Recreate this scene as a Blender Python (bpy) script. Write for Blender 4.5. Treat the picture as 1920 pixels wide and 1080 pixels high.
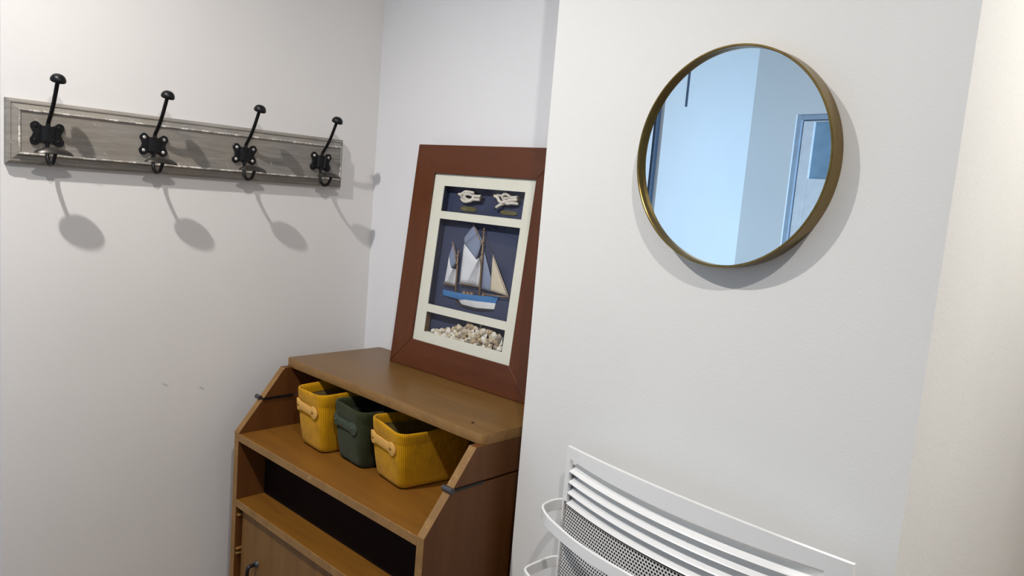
import bpy, bmesh, math, random
from mathutils import Vector, Matrix

for o in list(bpy.data.objects):
    bpy.data.objects.remove(o, do_unlink=True)
scene = bpy.context.scene
C = scene.collection
random.seed(7)
EYE = 1.5                                  # lens height above the floor

# ------------------------------------------------------------------ camera
YAW, PITCH, ROLL = math.radians(-42.917), math.radians(7.074), math.radians(-4.758)
fwd = Vector((math.sin(YAW)*math.cos(PITCH), math.cos(YAW)*math.cos(PITCH), -math.sin(PITCH)))
rgt = Vector((math.cos(YAW), -math.sin(YAW), 0))
dwn = fwd.cross(rgt)
r2 = rgt*math.cos(ROLL) + dwn*math.sin(ROLL)
d2 = -rgt*math.sin(ROLL) + dwn*math.cos(ROLL)
cam_data = bpy.data.cameras.new('camera')
cam_data.sensor_width = 36.0
cam_data.lens = 1414.5/1920*36
cam_data.clip_start = 0.02
cam = bpy.data.objects.new('camera', cam_data)
C.objects.link(cam)
M = Matrix((( r2.x, -d2.x, -fwd.x, 1.614), (r2.y, -d2.y, -fwd.y, -1.181), (r2.z, -d2.z, -fwd.z, EYE), (0, 0, 0, 1)))
cam.matrix_world = M
scene.camera = cam

# ------------------------------------------------------------------ world, lamps, exposure
w = bpy.data.worlds.new('world'); scene.world = w
w.use_nodes = True
w.node_tree.nodes['Background'].inputs[0].default_value = (0.50, 0.68, 0.95, 1)
w.node_tree.nodes['Background'].inputs[1].default_value = 0.55
scene.view_settings.view_transform = 'Standard'
scene.view_settings.look = 'None'
scene.view_settings.exposure = -0.12
scene.view_settings.gamma = 1.0
scene.view_settings.use_curve_mapping = False
scene.cycles.max_bounces = 12
scene.cycles.diffuse_bounces = 6
scene.cycles.glossy_bounces = 6
scene.cycles.transparent_max_bounces = 12

def lamp_spot(name, loc, aim, energy, color, angle, blend, size):
    d = bpy.data.lights.new(name, 'SPOT')
    d.energy = energy; d.color = color; d.spot_size = math.radians(angle); d.spot_blend = blend
    d.shadow_soft_size = size
    o = bpy.data.objects.new(name, d); C.objects.link(o)
    o.location = loc
    o.rotation_euler = (Vector(aim) - Vector(loc)).to_track_quat('-Z', 'Y').to_euler()
    return o
# two ceiling spots of one bar, over the hall
lamp_spot('ceiling_spot_by_rack', (0.45, -1.14, EYE+0.85), (0.52, -0.74, EYE-0.15), 66, (1.0, 0.955, 0.91), 122, 1.0, 0.014)
lamp_spot('ceiling_spot_by_mirror', (1.73, -1.13, EYE+0.93), (0.65, -0.80, EYE-0.5), 42, (1.0, 0.96, 0.915), 150, 1.0, 0.02)
# added unseen lamp, brightens the passage side of the projecting wall
lamp_spot('added_passage_lamp', (2.18, 0.15, EYE+0.88), (1.40, 0.30, EYE-0.55), 66, (1.0, 0.97, 0.92), 130, 1.0, 0.06)
# added area lamp for blue daylight, narrowed to the rear walls, at added_window_1
d = bpy.data.lights.new('added_daylight_lamp', 'AREA'); d.shape = 'RECTANGLE'; d.size = 0.7; d.size_y = 1.2
d.energy = 13; d.color = (0.45, 0.70, 1.0); d.spread = math.radians(62)
o = bpy.data.objects.new('added_daylight_lamp', d); C.objects.link(o)
o.location = (2.38, -1.600, EYE+0.0)
o.rotation_euler = Vector((-1, -0.27, -0.05)).to_track_quat('-Z', 'Y').to_euler()

# ------------------------------------------------------------------ helpers
def obj(name, bm, mat, parent=None, smooth=False, recalc=True):
    if recalc:
        bmesh.ops.recalc_face_normals(bm, faces=bm.faces)
    me = bpy.data.meshes.new(name)
    bm.to_mesh(me); bm.free()
    for m in (mat if isinstance(mat, (list, tuple)) else [mat]):
        me.materials.append(m)
    if smooth:
        for p in me.polygons: p.use_smooth = True
        if smooth != 'all':
            me.set_sharp_from_angle(angle=math.radians(38))
    o = bpy.data.objects.new(name, me)
    C.objects.link(o)
    if parent: o.parent = parent
    return o

def share(name, me, parent, mtx=None):
    o = bpy.data.objects.new(name, me); C.objects.link(o); o.parent = parent
    if mtx is not None: o.matrix_local = mtx
    return o

def thing(name, label, cat, loc=(0, 0, 0), rotz=0.0, group=None):
    o = bpy.data.objects.new(name, None); C.objects.link(o)
    o.empty_display_size = 0.1
    o.location = loc; o.rotation_euler = (0, 0, rotz)
    o['label'] = label; o['category'] = cat
    if group: o['group'] = group
    return o

def struct(o, label):
    o['kind'] = 'structure'; o['label'] = label
    return o

def box(bm, x0, x1, y0, y1, z0, z1, bev=0.0, seg=2):
    vs = [bm.verts.new((x, y, z)) for x in (x0, x1) for y in (y0, y1) for z in (z0, z1)]
    idx = [(0, 1, 3, 2), (4, 6, 7, 5), (0, 4, 5, 1), (2, 3, 7, 6), (0, 2, 6, 4), (1, 5, 7, 3)]
    fs = [bm.faces.new([vs[i] for i in f]) for f in idx]
    if bev > 0:
        es = {e for f in fs for e in f.edges}
        bmesh.ops.bevel(bm, geom=list(es), offset=bev, segments=seg, profile=0.5, affect='EDGES')
    return bm

def prism(bm, pts, axis, a0, a1, bev=0.0, seg=2):
    """extrude a 2-D outline; axis 'x': pts=(y,z), 'y': pts=(x,z), 'z': pts=(x,y)"""
    def P(p, a):
        return {'x': (a, p[0], p[1]), 'y': (p[0], a, p[1]), 'z': (p[0], p[1], a)}[axis]
    A = [bm.verts.new(P(p, a0)) for p in pts]; B = [bm.verts.new(P(p, a1)) for p in pts]
    n = len(pts)
    fs = [bm.faces.new(A), bm.faces.new(B[::-1])]
    for i in range(n):
        fs.append(bm.faces.new((A[i], B[i], B[(i+1) % n], A[(i+1) % n])))
    if bev > 0:
        bmesh.ops.recalc_face_normals(bm, faces=fs)
        es = {e for f in fs[:2] for e in f.edges}
        bmesh.ops.bevel(bm, geom=list(es), offset=bev, segments=seg, profile=0.5, affect='EDGES')
    return bm

def tube(bm, path, rad, n=10, cap=True):
    path = [Vector(p) for p in path]
    rads = rad if isinstance(rad, (list, tuple)) else [rad]*len(path)
    t0 = (path[1]-path[0]).normalized()
    up = Vector((0, 0, 1)) if abs(t0.z) < 0.9 else Vector((0, 1, 0))
    nrm = t0.cross(up).normalized()
    rings = []
    for i, p in enumerate(path):
        t = (path[min(i+1, len(path)-1)] - path[max(i-1, 0)]).normalized()
        nrm = (nrm - t*nrm.dot(t)).normalized(); b = t.cross(nrm)
        rings.append([bm.verts.new(p + (nrm*math.cos(a)+b*math.sin(a))*rads[i]) for a in [2*math.pi*k/n for k in range(n)]])
    for A, B in zip(rings, rings[1:]):
        for k in range(n):
            bm.faces.new((A[k], A[(k+1) % n], B[(k+1) % n], B[k]))
    if cap:
        bm.faces.new(rings[0][::-1]); bm.faces.new(rings[-1])
    return bm

def smooth_path(pts, sub=6):
    pts = [Vector(p) for p in pts]; out = []
    for i in range(len(pts)-1):
        p0 = pts[max(i-1, 0)]; p1 = pts[i]; p2 = pts[i+1]; p3 = pts[min(i+2, len(pts)-1)]
        for k in range(sub):
            t = k/sub
            out.append(0.5*((2*p1)+(p2-p0)*t+(2*p0-5*p1+4*p2-p3)*t*t+(3*p1-p0-3*p2+p3)*t**3))
    out.append(pts[-1])
    return out

def lathe(bm, prof, n=24, mtx=Matrix(), sx=1.0, sy=1.0):
    """profile (r, z) turned about z"""
    rings = []
    for r, z in prof:
        if r < 1e-6: rings.append([bm.verts.new(mtx @ Vector((0, 0, z)))])
        else: rings.append([bm.verts.new(mtx @ Vector((r*sx*math.cos(2*math.pi*k/n), r*sy*math.sin(2*math.pi*k/n), z))) for k in range(n)])
    for A, B in zip(rings, rings[1:]):
        for k in range(n):
            a, b = A[k % len(A)], A[(k+1) % len(A)]; c, e = B[(k+1) % len(B)], B[k % len(B)]
            vs = []
            for v in (a, b, c, e):
                if v not in vs: vs.append(v)
            if len(vs) > 2: bm.faces.new(vs)
    return bm

# ------------------------------------------------------------------ materials
def srgb(r, g, b):
    f = lambda c: (c/255/12.92) if c/255 <= 0.04045 else ((c/255+0.055)/1.055)**2.4
    return (f(r), f(g), f(b), 1)

class Mat:
    def __init__(self, name, rough=0.6, metallic=0.0, spec=0.5):
        self.m = bpy.data.materials.new(name); self.m.use_nodes = True
        self.nt = self.m.node_tree; self.b = self.nt.nodes['Principled BSDF']
        self.b.inputs['Roughness'].default_value = rough
        self.b.inputs['Metallic'].default_value = metallic
        self.b.inputs['Specular IOR Level'].default_value = spec
    def n(self, t, **kw):
        x = self.nt.nodes.new(t)
        for k, v in kw.items():
            if k.startswith('i_'): x.inputs[k[2:].replace('_', ' ')].default_value = v
            else: setattr(x, k, v)
        return x
    def l(self, a, b): self.nt.links.new(a, b)
    def coords(self, scale=(1, 1, 1), kind='Object'):
        tc = self.n('ShaderNodeTexCoord'); mp = self.n('ShaderNodeMapping')
        mp.inputs['Scale'].default_value = scale
        self.l(tc.outputs[kind], mp.inputs[0]); return mp.outputs[0]
    def noise(self, co, scale, detail=4, rough=0.6, dist=0.0):
        x = self.n('ShaderNodeTexNoise'); x.inputs['Scale'].default_value = scale; x.inputs['Detail'].default_value = detail
        x.inputs['Roughness'].default_value = rough; x.inputs['Distortion'].default_value = dist
        self.l(co, x.inputs['Vector']); return x.outputs['Fac']
    def ramp(self, fac, stops):
        x = self.n('ShaderNodeValToRGB'); cr = x.color_ramp
        while len(cr.elements) < len(stops): cr.elements.new(0.5)
        for e, (p, c) in zip(cr.elements, stops): e.position = p; e.color = c
        self.l(fac, x.inputs[0]); return x.outputs[0]
    def mix(self, fac, a, b, mode='MIX'):
        x = self.n('ShaderNodeMix', data_type='RGBA', blend_type=mode)
        for s, v in ((x.inputs[0], fac), (x.inputs[6], a), (x.inputs[7], b)):
            if isinstance(v, (int, float, tuple)): s.default_value = v
            else: self.l(v, s)
        return x.outputs[2]
    def color(self, c):
        if isinstance(c, tuple): self.b.inputs['Base Color'].default_value = c
        else: self.l(c, self.b.inputs['Base Color'])
    def bump(self, h, strength, dist=0.002):
        x = self.n('ShaderNodeBump'); x.inputs['Strength'].default_value = strength; x.inputs['Distance'].default_value = dist
        self.l(h, x.inputs['Height']); self.l(x.outputs[0], self.b.inputs['Normal'])

def paint(name, c, bump=0.12, scale=260, rough=0.75, blotch=0.04, scuffs=()):
    m = Mat(name, rough, spec=0.25)
    co = m.coords()
    blot = m.noise(co, 1.6, 3, 0.55)
    lo = tuple(v*(1-blotch) for v in c[:3])+(1,); hi = tuple(min(1, v*(1+blotch)) for v in c[:3])+(1,)
    col = m.ramp(blot, [(0.3, lo), (0.7, hi)])
    for (cy, cz, ly, lz, ang) in scuffs:                 # short pencil-like rub marks on the paint
        mp = m.n('ShaderNodeMapping', vector_type='TEXTURE')
        mp.inputs['Location'].default_value = (0, cy, cz); mp.inputs['Rotation'].default_value = (ang, 0, 0)
        mp.inputs['Scale'].default_value = (1, ly, lz)
        tc = m.n('ShaderNodeTexCoord'); m.l(tc.outputs['Object'], mp.inputs[0])
        g = m.n('ShaderNodeTexGradient', gradient_type='SPHERICAL'); m.l(mp.outputs[0], g.inputs[0])
        f = m.ramp(g.outputs[1], [(0.0, (0, 0, 0, 1)), (0.6, (0.4, 0.4, 0.4, 1))])
        col = m.mix(f, col, srgb(120, 116, 112))
    m.color(col)
    h = m.noise(co, scale, 3, 0.6)
    m.bump(h, bump, 0.0015)
    return m.m

def wood(name, c0, c1, c2, grain=(2, 60, 60), rough=0.45, pits=0.0, spec=0.4, worn=0.0):
    m = Mat(name, rough, spec=spec)
    co = m.coords(grain)
    n1 = m.noise(co, 1.0, 5, 0.65, 0.6)
    col = m.ramp(n1, [(0.25, c0), (0.5, c1), (0.78, c2)])
    co2 = m.coords((1, 1, 1))
    n2 = m.noise(co2, 5, 3, 0.5)
    col = m.mix(m.ramp(n2, [(0.35, (0, 0, 0, 1)), (0.75, (0.35, 0.35, 0.35, 1))]), col, c0)
    if pits:
        vo = m.n('ShaderNodeTexVoronoi'); vo.inputs['Scale'].default_value = 42; m.l(co2, vo.inputs[0])
        pf = m.ramp(vo.outputs['Distance'], [(0.0, (pits, pits, pits, 1)), (0.10, (0, 0, 0, 1))])
        col = m.mix(pf, col, tuple(v*0.3 for v in c0[:3])+(1,))
    if worn:
        n3 = m.noise(co2, 90, 4, 0.7)
        wf = m.ramp(n3, [(0.62, (0, 0, 0, 1)), (0.72, (worn, worn, worn, 1))])
        col = m.mix(wf, col, srgb(205, 170, 110))
    m.color(col)
    m.bump(n1, 0.12, 0.001)
    return m.m

def plain(name, c, rough=0.5, metallic=0.0, spec=0.5, var=0.06, nscale=30, bump=0.0):
    m = Mat(name, rough, metallic, spec)
    nz = m.noise(m.coords(), nscale, 3, 0.6)
    lo = tuple(v*(1-var) for v in c[:3])+(1,); hi = tuple(min(1, v*(1+var)) for v in c[:3])+(1,)
    m.color(m.ramp(nz, [(0.3, lo), (0.7, hi)]))
    if bump: m.bump(nz, bump, 0.001)
    return m.m

MW_LEFT = paint('wall_paint', (0.74, 0.725, 0.71, 1), scuffs=((-0.5167, EYE-0.470, 0.012, 0.0022, -0.55), (-0.4365, EYE-0.488, 0.009, 0.0030, -0.55)))
MW = paint('wall_paint_plain', (0.735, 0.73, 0.71, 1))
MW_BACK = paint('wall_paint_cool', (0.72, 0.725, 0.745, 1))
MW_ROUGH = paint('wall_roughcast', (0.75, 0.74, 0.715, 1), bump=0.28, scale=170)
M_CEIL = paint('ceiling_paint', (0.8, 0.79, 0.78, 1), bump=0.1)
M_FLOOR = wood('floor_oak', srgb(120, 90, 62), srgb(150, 116, 82), srgb(170, 135, 98), (1.5, 18, 18), 0.4)
M_TRIM = plain('trim_white', (0.76, 0.76, 0.76, 1), 0.4)
M_DARKTRIM = plain('frame_dark_blue', (0.06, 0.09, 0.14, 1), 0.4)
M_GREYPANE = plain('frosted_pane', (0.22, 0.34, 0.44, 1), 0.25, var=0.12, nscale=12)

m = Mat('clear_glass', 0.02)
nt = m.nt; tr = m.n('ShaderNodeBsdfTransparent'); gl = m.n('ShaderNodeBsdfGlossy'); gl.inputs['Roughness'].default_value = 0.02
fr = m.n('ShaderNodeFresnel'); fr.inputs[0].default_value = 1.45; mx = m.n('ShaderNodeMixShader')
ge = m.n('ShaderNodeNewGeometry'); iv = m.n('ShaderNodeMath', operation='SUBTRACT'); iv.inputs[0].default_value = 1.0; m.l(ge.outputs['Backfacing'], iv.inputs[1])
fm = m.n('ShaderNodeMath', operation='MULTIPLY'); m.l(fr.outputs[0], fm.inputs[0]); m.l(iv.outputs[0], fm.inputs[1])
m.l(fm.outputs[0], mx.inputs[0]); m.l(tr.outputs[0], mx.inputs[1]); m.l(gl.outputs[0], mx.inputs[2])
m.l(mx.outputs[0], nt.nodes['Material Output'].inputs[0])
M_GLASS = m.m

# ------------------------------------------------------------------ room shell
TOP = 2.5
PSI = 0.08
E0 = Vector((0.7712, -0.218, 0))
UU = Vector((math.cos(PSI), -math.sin(PSI), 0))
F0 = E0 + UU*0.626

bm = bmesh.new(); box(bm, -0.6, 2.6, -2.7, 1.9, -0.1, 0)
struct(obj('floor', bm, M_FLOOR), 'wooden hall floor below the view')
bm = bmesh.new(); box(bm, -0.6, 2.6, -2.7, 1.9, TOP, TOP+0.1)
struct(obj('ceiling', bm, M_CEIL), 'white ceiling above the view')
# left wall with the coat rack; it ends in an outside corner, the hall steps back there to the outer door
bm = bmesh.new()
box(bm, -0.505, 0, -0.8185, 0.12, 0, TOP)
struct(obj('wall_left', bm, MW_LEFT), 'off white painted wall behind the coat rack')
bm = bmesh.new()
box(bm, -0.505, -0.385, -1.815, -0.815, 1.98, TOP); box(bm, -0.505, -0.385, -2.52, -1.815, 0, TOP)
struct(obj('wall_recess', bm, MW), 'white wall of the door recess seen in the mirror')
bm = bmesh.new(); box(bm, 0, E0.x, 0, 0.12, 0, TOP)
struct(obj('wall_back', bm, MW_BACK), 'pale grey white wall behind the picture frame')
bm = bmesh.new()
prism(bm, [(E0.x, E0.y), (F0.x, F0.y), (F0.x, 1.8), (E0.x, 1.8)], 'z', 0, TOP, 0.0)
pier = obj('wall_right', bm, [MW, MW_ROUGH])
for p in pier.data.polygons:
    if p.normal.x > 0.9: p.material_index = 1
struct(pier, 'white projecting wall with round mirror and heater')
bm = bmesh.new(); box(bm, 1.2, 2.5, 1.7, 1.8, 0, TOP)
struct(obj('wall_passage', bm, MW), 'far wall of the side passage')
bm = bmesh.new()
box(bm, 2.4, 2.52, -1.225, 1.8, 0, TOP); box(bm, 2.4, 2.52, -2.56, -1.975, 0, TOP)
box(bm, 2.4, 2.52, -1.975, -1.225, 0, 0.85); box(bm, 2.4, 2.52, -1.975, -1.225, 2.15, TOP)
struct(obj('wall_side', bm, MW), 'white wall with the added daylight window')
bm = bmesh.new()
box(bm, -0.385, -0.160, -2.52, -2.40, 0, TOP); box(bm, 0.665, 2.4, -2.52, -2.40, 0, TOP); box(bm, -0.160, 0.665, -2.52, -2.40, EYE+0.44, TOP)
struct(obj('wall_rear', bm, MW), 'white end wall seen in the mirror')

# added_window_1 is added to the side wall as source of the daylight
win = bpy.data.objects.new('added_window_1', None); C.objects.link(win); win.location = (2.46, -1.600, 0.85)
struct(win, 'white window added as source of the daylight')
bm = bmesh.new()
for (y0, y1, z0, z1) in ((-.375, -.33, 0, 1.3), (.33, .375, 0, 1.3), (-.33, .33, 0, .05), (-.33, .33, 1.25, 1.3)): box(bm, -.03, .03, y0, y1, z0, z1, .004)
obj('window_frame', bm, M_TRIM, win)
bm = bmesh.new(); box(bm, -.004, .004, -.33, .33, .05, 1.25); obj('pane', bm, M_GLASS, win)

def half_glazed_door(name, loc, rz, width, height, rail_z, pane_top, pane_mat, stile, frame_mat, label):
    e = bpy.data.objects.new(name, None); C.objects.link(e); e.location = loc; e.rotation_euler = (0, 0, rz)
    struct(e, label)
    j = .022
    bm = bmesh.new()
    box(bm, 0, j, -.03, .03, 0, height, .003); box(bm, width-j, width, -.03, .03, 0, height, .003); box(bm, j, width-j, -.03, .03, height-j, height, .003)
    obj('door_jamb', bm, frame_mat, e)
    bm = bmesh.new()
    g = j+.004; w1 = width-g
    box(bm, g, g+stile, -.02, .02, .01, height-g, .002); box(bm, w1-stile, w1, -.02, .02, .01, height-g, .002)
    box(bm, g+stile, w1-stile, -.02, .02, pane_top, height-g, .002); box(bm, g+stile, w1-stile, -.02, .02, .01, rail_z, .002)
    lf = obj('door_leaf', bm, M_TRIM, e)
    bm = bmesh.new(); box(bm, g+stile, w1-stile, -.006, .006, rail_z, pane_top); obj('pane', bm, pane_mat, lf)
    bm = bmesh.new(); tube(bm, smooth_path([(w1-.05, .02, 1.0), (w1-.05, .055, 1.0), (w1-.06, .06, 1.0), (w1-.15, .06, 1.0)], 4), .009)
    obj('door_handle', bm, plain('handle_steel', (.5, .5, .5, 1), .3, 1.0), lf, 'all')
    return e
half_glazed_door('door_1', (-.43, -.815, 0), math.radians(-90), 1.0, 1.98, EYE+0.165, 1.90, M_GLASS, .035, M_DARKTRIM, 'half glazed outer door beside the coat rack wall')
half_glazed_door('door_2', (-.160, -2.44, 0), 0, .825, EYE+.44, EYE+.17, EYE+.41, M_GREYPANE, .05, plain('frame_blue_grey', (.35, .42, .5, 1), .4), 'white door with frosted pane in the end wall')
bm = bmesh.new(); box(bm, -.385, -.379, -1.944, -1.936, EYE+.42, TOP)  # thin dark upright strip on the upper recess wall
struct(obj('strip_1', bm, M_DARKTRIM), 'thin dark strip seen in the mirror')

# ------------------------------------------------------------------ coat rack
RY0, RY1, RZ0, RZ1 = -0.8135, -0.108, EYE-0.019, EYE+0.0965
def grey_paint(name, base, wear, amount):
    m = Mat(name, 0.7, spec=0.25)
    co = m.coords((6, 6, 6)); st = m.coords((40, 10, 120))
    n1 = m.noise(st, 1.0, 5, 0.7, 0.4); n2 = m.noise(co, 9, 6, 0.75); n3 = m.noise(co, 2.0, 3, 0.5)
    col = m.ramp(n1, [(0.28, tuple(v*0.64 for v in base[:3])+(1,)), (0.53, base), (0.75, tuple(v*1.28 for v in base[:3])+(1,))])
    col = m.mix(m.ramp(n3, [(0.4, (0, 0, 0, 1)), (0.7, (.5, .5, .5, 1))]), col, tuple(a*b for a, b in zip(base[:3], (1.12, 1.0, .86)))+(1,))
    col = m.mix(m.ramp(n2, [(1-amount-.06, (0, 0, 0, 1)), (1-amount+.04, (.9, .9, .9, 1))]), col, wear)
    m.color(col); m.bump(n2, 0.3, 0.001)
    return m.m
M_RACK = grey_paint('weathered_grey_paint', srgb(134, 131, 126), srgb(206, 202, 194), 0.315)
M_BEAD = grey_paint('worn_grey_edge', srgb(146, 143, 138), srgb(226, 222, 214), 0.46)
M_IRON = plain('black_iron', (0.012, 0.012, 0.014, 1), 0.38, 0.6, var=0.3, nscale=120, bump=0.1)
M_IRON2 = plain('burnished_iron', (0.075, 0.068, 0.062, 1), 0.33, 0.85, var=0.3, nscale=90)
M_SCREW = plain('pale_screw', (0.55, 0.53, 0.50, 1), 0.4, 0.4)

rack = thing('coat_rack', 'weathered grey wooden coat rack with four black iron hooks on left wall', 'coat rack', (0, (RY0+RY1)/2, EYE))
cy = (RY0+RY1)/2
def ring_board(bm, rings):
    """rings of (inset_left, inset_right, inset_v, x)"""
    R = []
    for il, ir, iv, x in rings:
        y0, y1, z0, z1 = RY0-cy+il, RY1-cy-ir, RZ0-EYE+iv, RZ1-EYE-iv
        R.append([bm.verts.new((x, y, z)) for y, z in ((y0, z0), (y1, z0), (y1, z1), (y0, z1))])
    for A, B in zip(R, R[1:]):
        for k in range(4): bm.faces.new((A[k], A[(k+1) % 4], B[(k+1) % 4], B[k]))
    bm.faces.new(R[0]); bm.faces.new(R[-1][::-1])
bm = bmesh.new()
ring_board(bm, [(0, 0, 0, 0.0005), (0, 0, 0, .011), (.002, .002, .002, .0125), (.0045, .003, .0045, .0150), (.0070, .004, .0070, .0155), (.0078, .0045, .0078, .0140), (.0150, .008, .0150, .0172), (.0165, .009, .0165, .0180), (.018, .0095, .018, .0205)])
obj('board', bm, M_RACK, rack)
L, Rr, B_, T_ = RY0-cy+.0172, RY1-cy-.0085, RZ0-EYE+.0172, RZ1-EYE-.0172
bw = .0035
for (y0, y1, z0, z1) in ((L, Rr, T_-bw, T_), (L, Rr, B_, B_+bw), (L, L+bw, B_+bw, T_-bw), (Rr-bw, Rr, B_+bw, T_-bw)):
    bm = bmesh.new(); box(bm, .0195, .0232, y0, y1, z0, z1, .0012); obj('bead_moulding', bm, M_BEAD, rack)

# hook parts, local: origin on the board face at plate centre; x out of wall, y along wall
def hook_meshes():
    P = {}
    bm = bmesh.new()                                     # plate outline: four lobes
    pts = []
    def arc(cy_, cz_, a0, a1, r=.0085, n=9):
        for k in range(n):
            a = math.radians(a0+(a1-a0)*k/(n-1)); pts.append((cy_+r*math.cos(a), cz_+r*math.sin(a)))
    arc(.0195, .0128, -50, 150); pts.append((.009, .0145)); pts.append((-.009, .0145)); arc(-.0195, .0128, 30, 230); pts.append((-.0225, 0))
    arc(-.0195, -.0128, 130, 330); pts.append((-.009, -.0145)); pts.append((.009, -.0145)); arc(.0195, -.0128, 210, 410); pts.append((.0225, 0))
    prism(bm, pts, 'x', 0, .0035, .0008, 1)
    P['plate'] = bm
    bm = bmesh.new()                                     # raised sleeve over the rod
    prism(bm, [(.003+.0065*math.cos(math.radians(a))**.7, .0125*math.sin(math.radians(a))) for a in range(-90, 91, 15)], 'z', -.0142, .0142, .0008, 1)
    P['sleeve'] = bm
    bm = bmesh.new()
    up = smooth_path([(.005, 0, -.018), (.005, 0, .012), (.007, 0, .022), (.020, 0, .036), (.034, 0, .056), (.046, 0, .079), (.0535, 0, .094)], 5)
    tube(bm, up, [.0040]*8+[.0036]*(len(up)-8), 10)
    P['rod'] = bm
    bm = bmesh.new()
    dn = smooth_path([(.005, 0, -.010), (.005, 0, -.030), (.008, 0, -.043), (.022, 0, -.0545), (.040, 0, -.0520), (.0505, 0, -.038), (.0515, 0, -.030)], 5)
    tube(bm, dn, .0034, 10)
    P['lower_rod'] = bm
    bm = bmesh.new()
    mt = Matrix.Translation((.0545, 0, .093)) @ Matrix.Rotation(math.radians(20), 4, 'Y')
    lathe(bm, [(0, .0), (.0118, -.0010), (.0130, .001), (.0124, .0052), (.0100, .0096), (.0060, .0124), (0, .0134)], 24, mt)
    P['knob'] = bm
    bm = bmesh.new()                                     # broad lower cap: drooping oval saucer
    n, rings = 32, []
    for r, z in ((0, -.0015), (.55, -.0022), (.97, -.0042), (1.0, -.0034), (.86, .0012), (.55, .0050), (0, .0066)):
        if r == 0: rings.append([bm.verts.new((.0455, 0, -.030+z))]); continue
        ring = []
        for k in range(n):
            a = 2*math.pi*k/n; yy = .0325*r*math.sin(a); xx = .0135*r*math.cos(a)
            ring.append(bm.verts.new((.0455+xx, yy, -.030+z-2.2*yy*yy-4*xx*xx)))
        rings.append(ring)
    for A, B in zip(rings, rings[1:]):
        for k in range(n):
            vs = []
            for v in (A[k % len(A)], A[(k+1) % len(A)], B[(k+1) % len(B)], B[k % len(B)]):
                if v not in vs: vs.append(v)
            bm.faces.new(vs)
    P['cap'] = bm
    return P
hm = hook_meshes()
mats = {'plate': M_IRON, 'sleeve': M_IRON, 'rod': M_IRON, 'lower_rod': M_IRON, 'knob': M_IRON, 'cap': M_IRON2}
hook_me = {}
for k, b_ in hm.items():
    bmesh.ops.recalc_face_normals(b_, faces=b_.faces)
    me = bpy.data.meshes.new('hook_'+k); b_.to_mesh(me); b_.free(); me.materials.append(mats[k])
    for p in me.polygons: p.use_smooth = True
    me.set_sharp_from_angle(angle=math.radians(40)); hook_me[k] = me
bm = bmesh.new(); lathe(bm, [(0, .0014), (.0022, .0012), (.0034, 0), (.0034, -.001)], 12, Matrix.Rotation(math.radians(90), 4, 'Y'))
bmesh.ops.recalc_face_normals(bm, faces=bm.faces); sc_me = bpy.data.meshes.new('hook_screw'); bm.to_mesh(sc_me); bm.free(); sc_me.materials.append(M_SCREW)
sc_dark = sc_me.copy(); sc_dark.materials.clear(); sc_dark.materials.append(M_IRON)
for hi, (hy, tilt) in enumerate(((-.751, 2.0), (-.562, 4.0), (-.368, 4.0), (-.175, 5.0))):
    hk = share('coat_hook', hook_me['rod'], rack, Matrix.Translation((.0212, hy-cy, .0385)) @ Matrix.Rotation(math.radians(-0.6*tilt), 4, 'X'))
    for nm, k in (('back_plate', 'plate'), ('sleeve', 'sleeve'), ('lower_rod', 'lower_rod'), ('knob', 'knob'), ('lower_cap', 'cap')):
        share(nm, hook_me[k], hk)
    for sy in (-1, 1):
        for sz in (-1, 1):
            dark = hi == 0 or (hi == 3 and sz < 0)
            share('screw', sc_dark if dark else sc_me, hk, Matrix.Translation((.0036, sy*.0192, sz*.0128)))

# ------------------------------------------------------------------ secretary cabinet
CX0, CX1 = 0.085, 0.738
ZT = EYE-0.415
YT = -0.2786                                             # front of the top board
YB = -0.012
YS = YT-0.1197                                           # front of the lower carcass
ZS, ZL = EYE-0.572, EYE-0.7225
ZH, YH = ZT-0.0875, YT-0.0645
PT = 0.018
M_TOP = wood('top_veneer', srgb(98, 69, 32), srgb(112, 81, 39), srgb(124, 91, 46), (3, 40, 40), 0.38, worn=0.0)
M_SHELF = wood('shelf_veneer', srgb(106, 67, 22), srgb(124, 81, 27), srgb(134, 90, 32), (3, 40, 40), 0.42)
M_SIDE = wood('side_veneer', srgb(84, 48, 18), srgb(98, 58, 23), srgb(108, 66, 28), (40, 40, 2.5), 0.5)
M_EDGE = wood('edge_banding', srgb(120, 88, 48), srgb(138, 102, 56), srgb(152, 116, 66), (30, 30, 30), 0.5, worn=0.6)
M_DOOR = wood('drawer_veneer', srgb(102, 70, 32), srgb(118, 82, 39), srgb(128, 92, 46), (30, 30, 3), 0.5)
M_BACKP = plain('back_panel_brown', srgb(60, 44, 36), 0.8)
M_INSET = plain('dark_inner_panel', srgb(26, 15, 12), 0.9, spec=.1)  # dark brown panel, colour lowered further for the compartment's shade
M_BLACK = plain('black_metal', (0.02, 0.02, 0.022, 1), 0.35, 0.5)
M_GREYM = plain('grey_hinge_metal', (0.09, 0.09, 0.10, 1), 0.4, 0.7)

cab = thing('secretary_cabinet', 'brown wooden secretary cabinet with sloping sides and open shelves in alcove', 'cabinet', (CX0, YB, 0))
def L_(x, y, z): return (x-CX0, y-YB, z)
def lbox(bm, x0, x1, y0, y1, z0, z1, bev=0, seg=2): return box(bm, x0-CX0, x1-CX0, y0-YB, y1-YB, z0, z1, bev, seg)
def yz(pts): return [(p[0]-YB, p[1]) for p in pts]
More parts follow.
